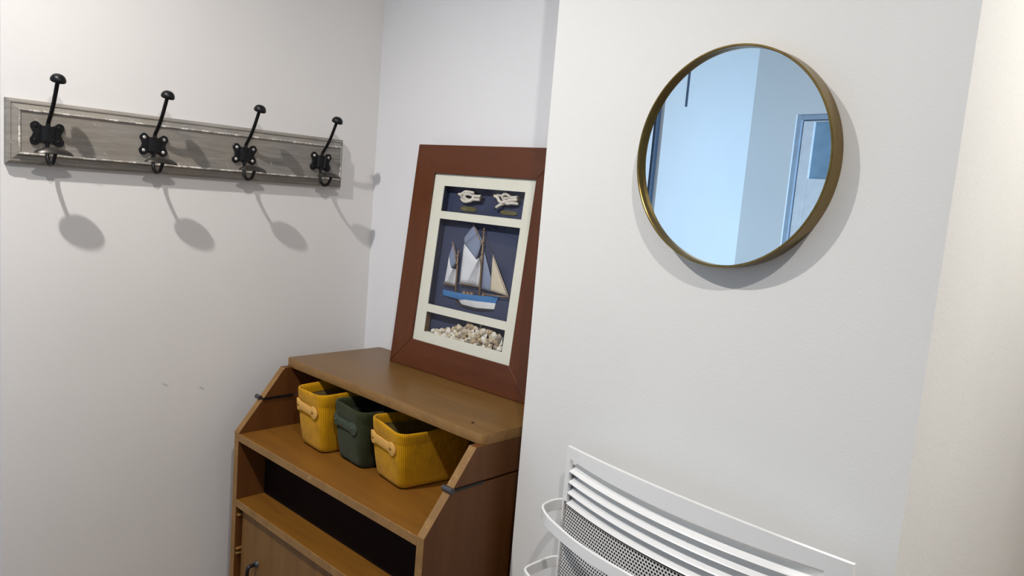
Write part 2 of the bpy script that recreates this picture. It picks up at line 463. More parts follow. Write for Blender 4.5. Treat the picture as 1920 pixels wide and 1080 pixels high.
# top board with rounded corners
bm = bmesh.new()
r = .012; outl = []
for (qx, qy, a0) in ((CX1-r, YB-r, 0), (CX0+r, YB-r, 90), (CX0+r, YT+r, 180), (CX1-r, YT+r, 270)):
    for k in range(6):
        a = math.radians(a0+90*k/5); outl.append((qx+r*math.cos(a)-CX0, qy+r*math.sin(a)-YB))
prism(bm, outl, 'z', ZT-.0195, ZT, .0012, 2)
tb = obj('top_board', bm, [M_TOP, M_EDGE], cab, True)
for p in tb.data.polygons:
    if abs(p.normal.z) < .75: p.material_index = 1
# sides: upper lid cheek, then the lower panel below the hinge slot
slope = (YS-YT)/(ZS-ZT)                                   # y per z along the slanted front
def ys_at(z): return YT+(z-ZT)*slope
GAP = .0045
for x0 in (CX0+.001, CX1-PT-.001):
    bm = bmesh.new()
    zt, zb = ZT-.0195, ZH+GAP
    prism(bm, yz([(ys_at(zt), zt), (ys_at(zb), zb), (YB-.004, zb), (YB-.004, zt)]), 'x', x0-CX0, x0+PT-CX0, .0006, 1)
    s1 = obj('upper_side_panel', bm, [M_SIDE, M_EDGE], cab)
    bm = bmesh.new()
    prism(bm, yz([(ys_at(ZH), ZH), (YS, ZS+.002), (YS, 0.0), (YB-.004, 0.0), (YB-.004, ZH)]), 'x', x0-CX0, x0+PT-CX0, .0006, 1)
    s2 = obj('lower_side_panel', bm, [M_SIDE, M_EDGE], cab)
    for s in (s1, s2):
        for p in s.data.polygons:
            if p.normal.y < -.5: p.material_index = 1
# shelves with lighter front edge
for z, nm, yb in ((ZS, 'upper_shelf', YB-.012), (ZL, 'lower_shelf', YB-.012)):
    bm = bmesh.new(); lbox(bm, CX0+PT+.001, CX1-PT-.001, YS+.0025, yb, z-.016, z, .0005, 1)
    sh = obj(nm, bm, M_SHELF, cab)
    bm = bmesh.new(); lbox(bm, CX0+PT+.001, CX1-PT-.001, YS+.0006, YS+.0025, z-.0165, z+.0002, .0006, 1)
    obj('edge_strip', bm, M_EDGE, sh)
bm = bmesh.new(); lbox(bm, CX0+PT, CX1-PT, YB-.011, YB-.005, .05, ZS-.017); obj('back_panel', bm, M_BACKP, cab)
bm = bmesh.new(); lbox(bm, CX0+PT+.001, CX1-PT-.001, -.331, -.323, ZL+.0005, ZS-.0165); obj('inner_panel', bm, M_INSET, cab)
bm = bmesh.new(); lathe(bm, [(0, .0006), (.0026, .0005), (.0034, 0)], 12, Matrix.Translation((.6755-CX0, -.2455-YB, ZT))); obj('screw_hole', bm, M_INSET, tb)
# hinge knuckles and the dark hinge leaf in the slot
for x0, sgn in ((CX0, -1), (CX1, 1)):
    bm = bmesh.new(); xc = x0-CX0; yc = ys_at(ZH+.002)-YB
    xa, xb = (xc-.006, xc+.012) if sgn < 0 else (xc-.020, xc+.003)
    tube(bm, [(xa, yc-.002, ZH+.0035), (xb, yc-.002, ZH+.0035)], .0052, 12)
    hg = obj('hinge', bm, M_GREYM, cab, True)
    bm = bmesh.new(); x_a, x_b = (xc+.002, xc+.0215) if sgn < 0 else (xc-.0205, xc+.0012)
    box(bm, x_a, x_b, yc, yc+.075, ZH+.0006, ZH+.0042); obj('hinge_leaf', bm, M_BLACK, hg)
# drawers below, runners at the left inner side
ztop = ZL-.0165
zz = ztop-.002
for k, hgt in enumerate((.24, .27, .22)):
    bm = bmesh.new(); lbox(bm, CX0+PT+.010, CX1-PT-.010, YS+.012, YS+.028, zz-hgt, zz, .001, 1)
    dr = obj('drawer_front', bm, M_DOOR, cab)
    for hx in (.184, CX1-.099):
        bm = bmesh.new()
        X, Y, Z = hx-CX0, YS+.012-YB, zz-.105
        tube(bm, smooth_path([(X, Y+.002, Z), (X, Y-.014, Z), (X, Y-.021, Z-.006), (X, Y-.022, Z-.03), (X, Y-.021, Z-.054), (X, Y-.014, Z-.06), (X, Y+.002, Z-.06)], 4), .0042, 10)
        hd = obj('handle', bm, M_BLACK, dr, 'all')
        for dz in (0, -.06):
            bm = bmesh.new(); lathe(bm, [(0, .006), (.006, .005), (.0085, 0)], 14, Matrix.Translation((X, Y+.0002, Z+dz)) @ Matrix.Rotation(math.radians(90), 4, 'X'))
            o = obj('handle_rosette', bm, M_GREYM, cab, 'all'); o.parent = dr
    zz -= hgt+.004
for k, z in enumerate((ztop-.018, ztop-.097, ztop-.108, ztop-.20)):
    for xr in (CX0+PT, CX1-PT-.0075):
        bm = bmesh.new(); lbox(bm, xr, xr+.0075, YS+.003, YS+.2, z-.004, z, .0008, 1); obj('drawer_runner', bm, M_EDGE, cab)

# ------------------------------------------------------------------ baskets
def corduroy(name, c):
    m = Mat(name, 0.95, spec=0.08)
    tc = m.n('ShaderNodeTexCoord'); sp = m.n('ShaderNodeSeparateXYZ'); m.l(tc.outputs['UV'], sp.inputs[0])
    mul = m.n('ShaderNodeMath', operation='MULTIPLY'); mul.inputs[1].default_value = 2*math.pi/.0036; m.l(sp.outputs[0], mul.inputs[0])
    si = m.n('ShaderNodeMath', operation='SINE'); m.l(mul.outputs[0], si.inputs[0])
    nz = m.noise(m.coords(), 26, 4, 0.6); n2 = m.noise(m.coords(), 220, 2, 0.6)
    lo = tuple(v*.72 for v in c[:3])+(1,); hi = tuple(min(1, v*1.18) for v in c[:3])+(1,)
    col = m.ramp(nz, [(0.3, lo), (0.5, c), (0.75, hi)])
    rf = m.ramp(si.outputs[0], [(0.0, (.30, .30, .30, 1)), (.6, (0, 0, 0, 1))])
    col = m.mix(rf, col, tuple(v*.5 for v in c[:3])+(1,))
    m.color(col)
    ad = m.n('ShaderNodeMath', operation='MULTIPLY_ADD'); ad.inputs[1].default_value = .4; m.l(n2, ad.inputs[0]); m.l(si.outputs[0], ad.inputs[2])
    m.bump(ad.outputs[0], 0.55, .0012)
    m.b.inputs['Sheen Weight'].default_value = 0.06
    m.b.inputs['Sheen Roughness'].default_value = 0.5
    return m.m
M_YEL = corduroy('mustard_corduroy', srgb(206, 148, 10))
M_GRN = corduroy('dark_green_corduroy', srgb(54, 60, 37))
M_LIN_Y = plain('olive_lining', srgb(124, 104, 56), 0.9, var=.15, nscale=60)
M_LIN_G = plain('dark_lining', srgb(58, 62, 50), 0.9, var=.15, nscale=60)
M_STRAP_Y = plain('tan_leather', srgb(214, 164, 84), 0.6, var=.08, nscale=80, bump=.1)
M_STRAP_G = plain('green_leather', srgb(56, 68, 54), 0.55, var=.08, nscale=80, bump=.1)
M_RIVET = plain('brass_rivet', srgb(170, 125, 60), 0.35, 0.8)
M_RIVET_G = plain('dark_rivet', srgb(80, 92, 88), 0.3, 0.8)

def rr_loop(hw, hd, r, n=7):
    out = []
    for qx, qy, a0 in ((hw-r, hd-r, 0), (-hw+r, hd-r, 90), (-hw+r, -hd+r, 180), (hw-r, -hd+r, 270)):
        for k in range(n):
            a = math.radians(a0+90*k/(n-1)); out.append((qx+r*math.cos(a), qy+r*math.sin(a)))
    res = []                                              # extra points along the straight sides
    for i, p in enumerate(out):
        q = out[(i+1) % len(out)]; res.append(p)
        if math.hypot(q[0]-p[0], q[1]-p[1]) > .02:
            for t in (.25, .5, .75): res.append((p[0]+(q[0]-p[0])*t, p[1]+(q[1]-p[1])*t))
    return res
def loft(bm, loops, uv=None, cap0=False, cap1=False):
    R = [[bm.verts.new(p) for p in lp] for lp in loops]; n = len(R[0])
    per = [0.0]; mid = loops[len(loops)//2]
    for i in range(n): per.append(per[-1]+(Vector(mid[(i+1) % n])-Vector(mid[i])).length)
    for j, (A, B) in enumerate(zip(R, R[1:])):
        for k in range(n):
            f = bm.faces.new((A[k], A[(k+1) % n], B[(k+1) % n], B[k]))
            if uv is not None:
                for lp, (u_, v_) in zip(f.loops, ((per[k], j), (per[k+1], j), (per[k+1], j+1), (per[k], j+1))): lp[uv].uv = (u_, v_*.03)
    if cap0: bm.faces.new(R[0][::-1])
    if cap1: bm.faces.new(R[-1])
def make_basket(loc, rz, h, slim, label, body, lining, strap, rivet, seed):
    rnd = random.Random(seed)
    e = thing('fabric_basket', label, 'basket', loc, rz, 'corduroy baskets on the cabinet shelf')
    b0, d0, b1, d1 = .050*slim, .072, .0600*slim, .088
    ph = [rnd.uniform(0, 6.28) for _ in range(4)]
    def wob(p, t):
        a = math.atan2(p[1], p[0])
        k = 1+.012*t*math.sin(2*a+ph[0])+.010*math.sin(3*a+ph[1])*t
        return (p[0]*k, p[1]*k)
    def level(t, inset=0.0):
        s = t**.8
        bulge = .0018*math.sin(math.pi*t)
        hw, hd = b0+(b1-b0)*s+bulge-inset, d0+(d1-d0)*s+bulge-inset
        return [wob(p, t) for p in rr_loop(hw, hd, max(.012, .016+.005*t-inset))]
    def zrim(p, t): return t*h + t*t*.003*math.sin(2*math.atan2(p[1], p[0])+ph[2])
    def loop(t, inset=0.0, dz=0.0): return [(p[0], p[1], zrim(p, t)+dz) for p in level(t, inset)]
    bm = bmesh.new(); uv = bm.loops.layers.uv.new('UVMap')
    bot = [(p[0]*.93, p[1]*.95, .0005) for p in level(0)]
    loft(bm, [bot]+[loop(t) for t in (.035, .1, .25, .4, .55, .7, .8, .88)]+[loop(.93)], uv, cap0=True)
    obj('body', bm, body, e, 'all')
    bm = bmesh.new(); uv = bm.loops.layers.uv.new('UVMap')   # turned-over hem
    loft(bm, [loop(.80, -.0002), loop(.82, -.0010), loop(.94, -.0014), loop(.985, -.0014), loop(1.0, .0004), loop(.99, .0030), loop(.93, .0042), loop(.84, .0044)], uv)
    obj('hem', bm, body, e, 'all')
    bm = bmesh.new()
    loft(bm, [loop(.90, .0036), loop(.6, .0036), loop(.3, .0036), loop(.06, .004)], None, cap1=True)
    obj('lining', bm, lining, e, 'all')
    bm = bmesh.new()                                         # inner fold of the lining at the far end
    box(bm, -b1*.75, b1*.75, d1*.80, d1*.815, h*.78, h*.815, .0008, 1)
    obj('lining_seam', bm, strap if strap is M_STRAP_Y else lining, e)
    # dog-bone pull strap riveted on the front
    tilt = math.atan2((d1-d0)*.9, h)
    for side in (-1,):
        zc = h*.69
        yf = -(d0+(d1-d0)*(zc/h)**.8+.0018)-.0026
        Lh, rr_, hwid = .0360*slim, .0135, .0092
        tz = (zc/h)**.8; fhw = b0+(b1-b0)*tz+.0018; frd = .016+.005*tz
        def back(x):                                         # how far the front turns away towards its corners
            d_ = abs(x-.0035)-(fhw-frd)
            return 0 if d_ <= 0 else frd-math.sqrt(max(frd*frd-d_*d_, 0))
        bm = bmesh.new(); cols = []; NC = 36; tot = Lh+rr_
        for i in range(NC+1):
            x = tot*math.sin(math.pi*(i/NC-.5))
            w_ = hwid if abs(x) < Lh else 0
            if abs(abs(x)-Lh) < rr_: w_ = max(w_, math.sqrt(rr_*rr_-(abs(x)-Lh)**2))
            w_ = max(w_, .0004); yb_ = back(x)
            cols.append([bm.verts.new((x, yb_+dy, dz)) for dy, dz in ((-.0010, -w_), (-.0014, -w_*.9), (-.0014, w_*.9), (-.0010, w_), (.0012, w_), (.0012, -w_))])
        for A, B in zip(cols, cols[1:]):
            for k in range(6): bm.faces.new((A[k], A[(k+1) % 6], B[(k+1) % 6], B[k]))
        bm.faces.new(cols[0]); bm.faces.new(cols[-1][::-1])
        st = obj('pull_strap', bm, strap, e, True)
        st.matrix_local = Matrix.Translation((-.0035, yf, zc)) @ Matrix.Rotation(tilt, 4, 'X') @ Matrix.Rotation(math.radians(2), 4, 'Y')
        for sx in (-1, 1):
            bm = bmesh.new(); lathe(bm, [(0, .0016), (.0028, .0012), (.0038, 0), (.0038, -.0006)], 12, Matrix.Translation((sx*Lh*.96, back(sx*Lh*.96)-.0012, 0)) @ Matrix.Rotation(math.radians(sx*22), 4, 'Z') @ Matrix.Rotation(math.radians(90), 4, 'X'))
            obj('rivet', bm, rivet, st, 'all')
    return e
make_basket((.2690, -.243, ZS+.0006), math.radians(-4), .128, .93, 'mustard yellow corduroy basket nearest the coat rack wall on shelf', M_YEL, M_LIN_Y, M_STRAP_Y, M_RIVET, 3)
make_basket((.3860, -.226, ZS+.0006), math.radians(-4), .121, .93, 'dark green corduroy basket between the two yellow ones', M_GRN, M_LIN_G, M_STRAP_G, M_RIVET_G, 5)
make_basket((.5150, -.224, ZS+.0006), math.radians(-8), .116, 1.0, 'mustard yellow corduroy basket at the right end of the row', M_YEL, M_LIN_Y, M_STRAP_Y, M_RIVET, 11)

# ------------------------------------------------------------------ shadow box picture
FW, FH = .4346, .5141
LEAN, FYAW = .094, .0291
pic = thing('shadow_box_frame', 'leaning red brown framed shadow box with model sailing ship on cabinet', 'picture frame', (.2189, -.0854, ZT+.0005))
pu = Vector((math.cos(FYAW), math.sin(FYAW), 0)); pn = Vector((-math.sin(FYAW), math.cos(FYAW), 0))
pv = Vector((0, 0, math.cos(LEAN))) + pn*math.sin(LEAN)
pm = pu.cross(pv); pm = pm if pm.y > 0 else -pm
pic.matrix_world = Matrix(((pu.x, pm.x, pv.x, .2189), (pu.y, pm.y, pv.y, -.0854), (pu.z, pm.z, pv.z, ZT+.0005), (0, 0, 0, 1)))
# local: x across, y into the frame, z up
M_RED = wood('red_brown_stain', srgb(76, 35, 10), srgb(88, 43, 13), srgb(96, 49, 17), (6, 60, 60), 0.42, pits=.45)
M_RED_V = wood('red_brown_stain_upright', srgb(76, 35, 10), srgb(88, 43, 13), srgb(96, 49, 17), (60, 60, 6), 0.42, pits=.45)
M_MAT = plain('cream_mount_board', srgb(214, 214, 200), 0.85, var=.02)
M_NAVY = plain('navy_backing', srgb(48, 56, 84), 0.8, var=.06, nscale=18)
M_BOXW = plain('bare_box_wood', srgb(140, 108, 74), 0.7, var=.12)
x0m, x1m, z0m, z1m = .065, .3697, .0655, .4493
FD = .028
for nm, pts, mt in (('frame_rail', [(0, 0), (FW, 0), (x1m, z0m), (x0m, z0m)], M_RED), ('frame_rail', [(0, FH), (x0m, z1m), (x1m, z1m), (FW, FH)], M_RED),
                    ('frame_stile', [(0, 0), (x0m, z0m), (x0m, z1m), (0, FH)], M_RED_V), ('frame_stile', [(FW, 0), (FW, FH), (x1m, z1m), (x1m, z0m)], M_RED_V)):
    bm = bmesh.new(); prism(bm, pts, 'y', 0, FD, .0009, 1); obj(nm, bm, mt, pic)
bm = bmesh.new(); box(bm, x0m, x1m, .0035, .0050, z0m, z1m); obj('glass_pane', bm, M_GLASS, pic)
# mount with three openings
OP = [(.0985, .3415, .3660, .4230), (.0985, .3418, .1530, .3487), (.0980, .3413, .0890, .1350)]
bm = bmesh.new()
zs_ = [z0m, OP[2][2], OP[2][3], OP[1][2], OP[1][3], OP[0][2], OP[0][3], z1m]
for i in range(7):
    if i % 2 == 0: box(bm, x0m, x1m, .0055, .0075, zs_[i], zs_[i+1])
    else:
        op = OP[2-(i//2)]
        box(bm, x0m, op[0], .0055, .0075, zs_[i], zs_[i+1]); box(bm, op[1], x1m, .0055, .0075, zs_[i], zs_[i+1])
obj('mount_board', bm, M_MAT, pic)
bm = bmesh.new(); box(bm, x0m, x1m, .0262, .0278, z0m, z1m); obj('backing', bm, M_NAVY, pic)
for op in OP:                                                # box walls behind each opening
    g = .006
    bm = bmesh.new()
    box(bm, op[0]-g-.003, op[0]-g, .0077, .026, op[2]-g, op[3]+g); box(bm, op[1]+g, op[1]+g+.003, .0077, .026, op[2]-g, op[3]+g)
    box(bm, op[0]-g, op[1]+g, .0077, .026, op[3]+g, op[3]+g+.003); box(bm, op[0]-g, op[1]+g, .0077, .026, op[2]-g-.003, op[2]-g)
    obj('compartment_wall', bm, M_BOXW if op is OP[2] else M_NAVY, pic)

# model ship, half hull glued on the backing
M_HULLB = plain('hull_blue_paint', srgb(62, 120, 178), 0.45, var=.08)
M_HULLW = plain('hull_white_paint', srgb(226, 226, 226), 0.5)
M_HULLD = plain('keel_shade', srgb(52, 50, 54), 0.6)  # dark tone includes the shadow along the keel
M_MAST = plain('mast_wood', srgb(150, 122, 92), 0.6, var=.15)
M_SAILW = plain('sail_white', srgb(205, 208, 214), 0.85, var=.05)
M_SAILB = plain('sail_blue_grey', srgb(122, 134, 160), 0.85, var=.05)  # blue-grey also carries the staysail's shadow in its colour
M_SAILC = plain('sail_cream', srgb(200, 190, 168), 0.85, var=.05)
M_THREAD = plain('rigging_thread', srgb(66, 58, 56), 0.9)
def sail(name, pts, mat, parent, y, belly=.003):
    """flat outline filled with a fan grid, bellied towards the viewer"""
    bm = bmesh.new()
    cx_ = sum(p[0] for p in pts)/len(pts); cz_ = sum(p[1] for p in pts)/len(pts)
    dense = []
    for i, p in enumerate(pts):
        q = pts[(i+1) % len(pts)]
        for t in (0, .33, .66): dense.append((p[0]+(q[0]-p[0])*t, p[1]+(q[1]-p[1])*t))
    layers = []
    for off in (0, .0009):
        rings = []
        for s in (1.0, .75, .5, .25):
            rings.append([bm.verts.new((cx_+(p[0]-cx_)*s, y+off-belly*(1-s*s), cz_+(p[1]-cz_)*s)) for p in dense])
        rings.append([bm.verts.new((cx_, y+off-belly, cz_))])
        n = len(dense)
        for A, B in zip(rings, rings[1:]):
            for k in range(n):
                if len(B) == 1: bm.faces.new((A[k], A[(k+1) % n], B[0]))
                else: bm.faces.new((A[k], A[(k+1) % n], B[(k+1) % n], B[k]))
        layers.append(rings[0])
    for k in range(n): bm.faces.new((layers[0][k], layers[0][(k+1) % n], layers[1][(k+1) % n], layers[1][k]))
    return obj(name, bm, mat, parent, 'all')
def hull_piece(name, top, bottom, depth_t, depth_b, mat, parent):
    """half hull: rows of points along the length, rounded out from the backing"""
    bm = bmesh.new(); n = len(top); rows = []
    for j in range(6):
        t = j/5; row = []
        for i in range(n):
            f = i/(n-1); full = max(.10, math.sin(math.pi*min(max(f*.94+.03, 0), 1))**.5)
            d = (depth_t+(depth_b-depth_t)*t)*full*(1-.25*t*t)
            row.append(bm.verts.new((top[i][0]+(bottom[i][0]-top[i][0])*t, .0262-d, top[i][1]+(bottom[i][1]-top[i][1])*t)))
        rows.append(row)
    back_t = [bm.verts.new((p[0], .0262, p[1])) for p in top]; back_b = [bm.verts.new((p[0], .0262, p[1])) for p in bottom]
    for A, B in zip([back_t]+rows, rows+[back_b]):
        for k in range(n-1): bm.faces.new((A[k], A[k+1], B[k+1], B[k]))
    al = [back_t]+rows+[back_b]
    bm.faces.new([r_[0] for r_ in al]); bm.faces.new([r_[-1] for r_ in al][::-1])
    return obj(name, bm, mat, parent, True)
def lerp_line(pts, n):
    xs = [p[0] for p in pts]; out = []
    for i in range(n):
        x = xs[0]+(xs[-1]-xs[0])*i/(n-1)
        for a, b in zip(pts, pts[1:]):
            if a[0] <= x <= b[0]+1e-9:
                out.append((x, a[1]+(b[1]-a[1])*(x-a[0])/(b[0]-a[0]))); break
        else: out.append((x, pts[-1][1]))
    return out
N = 14
ship = hull_piece('model_ship', lerp_line([(.1225, .1897), (.18, .190), (.2373, .1928), (.2945, .1995)], N), lerp_line([(.1249, .1775), (.18, .1760), (.235, .1800), (.2875, .1838)], N), .010, .009, M_HULLB, pic)
hull_piece('lower_hull', lerp_line([(.1740, .1766), (.235, .1800), (.2875, .1838)], N), lerp_line([(.1860, .1664), (.235, .1655), (.2850, .1706)], N), .0088, .006, M_HULLW, ship)
hull_piece('keel', lerp_line([(.1640, .1752), (.1860, .1662), (.235, .1653), (.2850, .1704)], N), lerp_line([(.1660, .1655), (.1870, .1600), (.235, .1595), (.2830, .1660)], N), .004, .003, M_HULLD, ship)  # keel piece, with the shadow under the hull put into its colour
YS_ = .018
for pts, r_ in (([(.1683, .1890), (.1640, .2300), (.1585, .2839)], .0017), ([(.2419, .1920), (.2350, .2650), (.2276, .3400)], .0021)):
    bm = bmesh.new(); tube(bm, [(p[0], YS_+.001, p[1]) for p in pts], [r_*1.1, r_, r_*.7], 8); obj('mast', bm, M_MAST, ship, 'all')
for a, b in (((.1273, .2047), (.1650, .2035)), ((.1755, .2108), (.2390, .2125)), ((.2560, .1985), (.3280, .2030)), ((.2310, .3020), (.1950, .3456)), ((.1600, .2560), (.1385, .2995))):
    bm = bmesh.new(); tube(bm, [(a[0], YS_-.001, a[1]), (b[0], YS_-.001, b[1])], .0011, 6); obj('spar', bm, M_MAST, ship, 'all')
for nm, pts, mt in (('topsail', [(.1385, .2989), (.1287, .2649), (.1442, .2400), (.1600, .2592)], M_SAILB), ('mizzen_sail', [(.1318, .2652), (.1285, .2065), (.1632, .2047), (.1606, .2405), (.1439, .2415)], M_SAILW),
                    ('topsail', [(.1951, .3446), (.1694, .3130), (.1727, .3009), (.2161, .2674), (.2261, .3126)], M_SAILB), ('main_sail', [(.1737, .3004), (.1766, .2122), (.2374, .2134), (.2326, .2800), (.2179, .2692)], M_SAILW),
                    ('staysail', [(.2372, .2881), (.2434, .2088), (.2699, .2067), (.2690, .2337)], M_SAILB), ('jib', [(.2643, .2867), (.2716, .2084), (.3266, .2040)], M_SAILC)):
    sail(nm, pts, mt, ship, YS_+(.0022 if mt is M_SAILB else .0008), .0022)
lines = [((.2326, .2800), (x, .196+.02*(x-.18))) for x in (.1955, .2055, .2160, .2255)] + [((.2326, .2800), (x, .197)) for x in (.2500, .2570)]
lines += [((.1600, .2560), (x, .1945)) for x in (.1360, .1430, .1500, .1570, .1760)]
lines += [((.2276, .3385), (.3266, .2035)), ((.2276, .3385), (.2430, .3478)), ((.2276, .3385), (.1590, .2830)), ((.2643, .2867), (.2290, .3300))]
for a, b in lines:
    bm = bmesh.new(); tube(bm, [(a[0], .0145, a[1]), (b[0], .0145, b[1])], .00045, 4); obj('rigging_line', bm, M_THREAD, ship)
for (x, z) in ((.1590, .2700), (.1610, .2540), (.2310, .3080), (.2340, .2860)):
    bm = bmesh.new(); lathe(bm, [(0, -.0022), (.0024, -.0018), (.0030, 0), (.0024, .0018), (0, .0022)], 10, Matrix.Translation((x, YS_-.0005, z))); obj('mast_top', bm, M_MAST, ship, True)
for x, z in ((.196, .1925), (.208, .193), (.219, .1935), (.255, .1965)):
    bm = bmesh.new(); box(bm, x-.004, x+.004, .0165, .022, z-.002, z+.0035, .0006, 1); obj('deck_house', bm, M_MAST, ship)

# rope knots with small brass plaques
m = Mat('white_rope', 0.9, spec=.1)
wv = m.n('ShaderNodeTexWave', wave_type='BANDS', bands_direction='DIAGONAL'); wv.inputs['Scale'].default_value = 160; wv.inputs['Distortion'].default_value = 2
m.l(m.coords(), wv.inputs[0]); m.color(m.ramp(wv.outputs['Fac'], [(0, srgb(176, 170, 158)), (.6, srgb(232, 228, 218))])); m.bump(wv.outputs['Fac'], .6, .001)
M_ROPE = m.m
M_WHIP = plain('dark_whipping', srgb(70, 62, 48), .8)
M_PLAQ = plain('aged_brass_plaque', srgb(104, 98, 66), .5, .4, var=.15, nscale=60)
def rope(paths, ends, parent_name):
    bm = bmesh.new()
    for p in paths: tube(bm, smooth_path(p, 5), .0034, 8)
    k = obj(parent_name, bm, M_ROPE, pic, 'all')
    for (x, y, z), (dx, dz) in ends:
        bm = bmesh.new(); tube(bm, [(x, y, z), (x+dx, y, z+dz)], .0030, 8); obj('rope_end', bm, M_WHIP, k, True)
y1, y2 = .0165, .0215
rope([[(.142, y2, .3995), (.150, y2, .394), (.165, y1, .3925), (.180, y1, .396), (.184, y1, .404), (.178, y2, .4105), (.165, y2, .4125), (.152, y1, .4105), (.146, y1, .4055), (.150, y2, .399), (.160, y2, .3965)],
      [(.207, y1, .4075), (.195, y1, .4065), (.180, y2, .4075), (.168, y1, .4098), (.158, y1, .4075), (.157, y1, .4010), (.166, y2, .3970), (.182, y1, .3985), (.206, y1, .3995)],
      [(.138, y1, .4075), (.147, y1, .4085), (.156, y1, .4140), (.170, y1, .4150), (.184, y1, .4130)]],
     [((.2065, y1, .4075), (.004, .0004)), ((.2055, y1, .3995), (.005, .0002)), ((.1385, y1, .4075), (-.005, -.001))], 'rope_knot')
rope([[(.247, y1, .4110), (.256, y1, .4080), (.264, y1, .4000), (.276, y1, .3985), (.288, y1, .4030), (.302, y1, .4055), (.314, y1, .4060)],
      [(.314, y2, .3990), (.300, y1, .3985), (.286, y1, .3970), (.274, y2, .4020), (.270, y1, .4110), (.276, y1, .4165), (.286, y1, .4150), (.289, y2, .4080), (.280, y2, .3990), (.268, y1, .3930), (.257, y1, .3865)],
      [(.250, y2, .4140), (.262, y2, .4130), (.274, y2, .4090), (.292, y2, .4110), (.312, y1, .4115)]],
     [((.257, y1, .3865), (-.004, -.0025)), ((.313, y1, .4060), (.006, .0005)), ((.313, y1, .4115), (.005, .0005)), ((.2475, y1, .411), (-.004, .0015))], 'rope_knot')
for (xa, za, xb, zb) in ((.1400, .3715, .1905, .3830), (.2620, .3735, .3100, .3830)):
    bm = bmesh.new(); cx_, cz_ = (xa+xb)/2, (za+zb)/2; a_, b__ = (xb-xa)/2, (zb-za)/2
    prism(bm, [(cx_+a_*max(-1, min(1, 1.12*math.cos(t))), cz_+b__*max(-1, min(1, 1.12*math.sin(t)))) for t in [2*math.pi*k/28 for k in range(28)]], 'y', .0245, .0262, .0004, 1)
    obj('plaque', bm, M_PLAQ, pic)

# sea shells heaped in the bottom compartment
M_SH = [plain('shell_cream', srgb(188, 176, 152), .55, var=.15, nscale=70), plain('shell_sand', srgb(158, 138, 110), .55, var=.2, nscale=70), plain('shell_white', srgb(208, 203, 192), .5, var=.1, nscale=70), plain('shell_grey', srgb(150, 140, 126), .6, var=.2, nscale=70)]
def shell_mesh(kind):
    bm = bmesh.new()
    if kind == 0:                                            # spiral whelk: stepped cone with flared mouth
        prof = [(0, -.0085), (.0018, -.0070), (.0040, -.0030), (.0052, 0), (.0048, .0020), (.0036, .0024), (.0034, .0042), (.0024, .0046), (.0022, .0062), (.0012, .0068), (0, .0092)]
        lathe(bm, prof, 9)
        for v in bm.verts:
            if v.co.z < .001: v.co.x += .0012
    elif kind == 1:                                          # ribbed cockle valve
        n = 14
        rings = []
        for r in (1.0, .72, .4):
            rings.append([bm.verts.new((.0062*r*math.cos(a)*(1+.05*(k % 2)), .0040*(1-r*r), .0056*r*math.sin(a)*(1+.05*(k % 2))+.0008)) for k, a in enumerate([2*math.pi*k/n for k in range(n)])])
        top = bm.verts.new((0, .0042, -.0012))
        for A, B in zip(rings, rings[1:]):
            for k in range(n): bm.faces.new((A[k], A[(k+1) % n], B[(k+1) % n], B[k]))
        for k in range(n): bm.faces.new((rings[-1][k], rings[-1][(k+1) % n], top))
        bm.faces.new(rings[0][::-1])
    elif kind == 2:                                          # round snail: squat spiral
        lathe(bm, [(0, -.0044), (.0036, -.0036), (.0055, -.0008), (.0050, .0016), (.0034, .0020), (.0032, .0034), (.0016, .0038), (0, .0050)], 10)
        for v in bm.verts: v.co.x += .0010*(v.co.z > 0)
    else:                                                    # long auger
        lathe(bm, [(0, -.0105), (.0022, -.0090), (.0027, -.0060), (.0022, -.0052), (.0023, -.0030), (.0018, -.0022), (.0018, 0), (.0013, .0010), (.0012, .0040), (.0007, .0050), (0, .0105)], 8)
    bmesh.ops.recalc_face_normals(bm, faces=bm.faces)
    me = bpy.data.meshes.new('shell'); bm.to_mesh(me); bm.free()
    for p in me.polygons: p.use_smooth = kind != 1
    return me
base_sh = [shell_mesh(k) for k in range(4)]
shv = {}
for k in range(4):
    for j in range(4):
        me = base_sh[k].copy(); me.materials.append(M_SH[j]); shv[k, j] = me
rs = random.Random(21)
prof_top = [(.100, .094), (.125, .101), (.150, .109), (.1845, .1165), (.2168, .1260), (.2574, .1320), (.2864, .1310), (.3252, .1200), (.345, .112)]
cnt = 0
for layer in range(7):
    z = .0880+.0056*layer
    x = .106+rs.uniform(0, .006)
    while x < .336:
        zt = next(a[1]+(b[1]-a[1])*(x-a[0])/(b[0]-a[0]) for a, b in zip(prof_top, prof_top[1:]) if a[0] <= x <= b[0])
        if z < zt-.004:
            k = rs.choice((0, 0, 1, 1, 2, 3)); j = rs.choice((0, 0, 1, 2, 3))
            mt = Matrix.Translation((x+rs.uniform(-.002, .002), rs.uniform(.0135, .0185), z+rs.uniform(-.0015, .0015))) @ Matrix.Rotation(rs.uniform(0, 6.28), 4, 'Y') @ Matrix.Rotation(rs.uniform(-.5, .5), 4, 'X') @ Matrix.Scale(rs.uniform(.95, 1.55), 4)
            if k == 1: mt = mt @ Matrix.Rotation(math.pi, 4, 'Z')
            share('sea_shell', shv[k, j], pic, mt); cnt += 1
        x += rs.uniform(.0100, .0145)

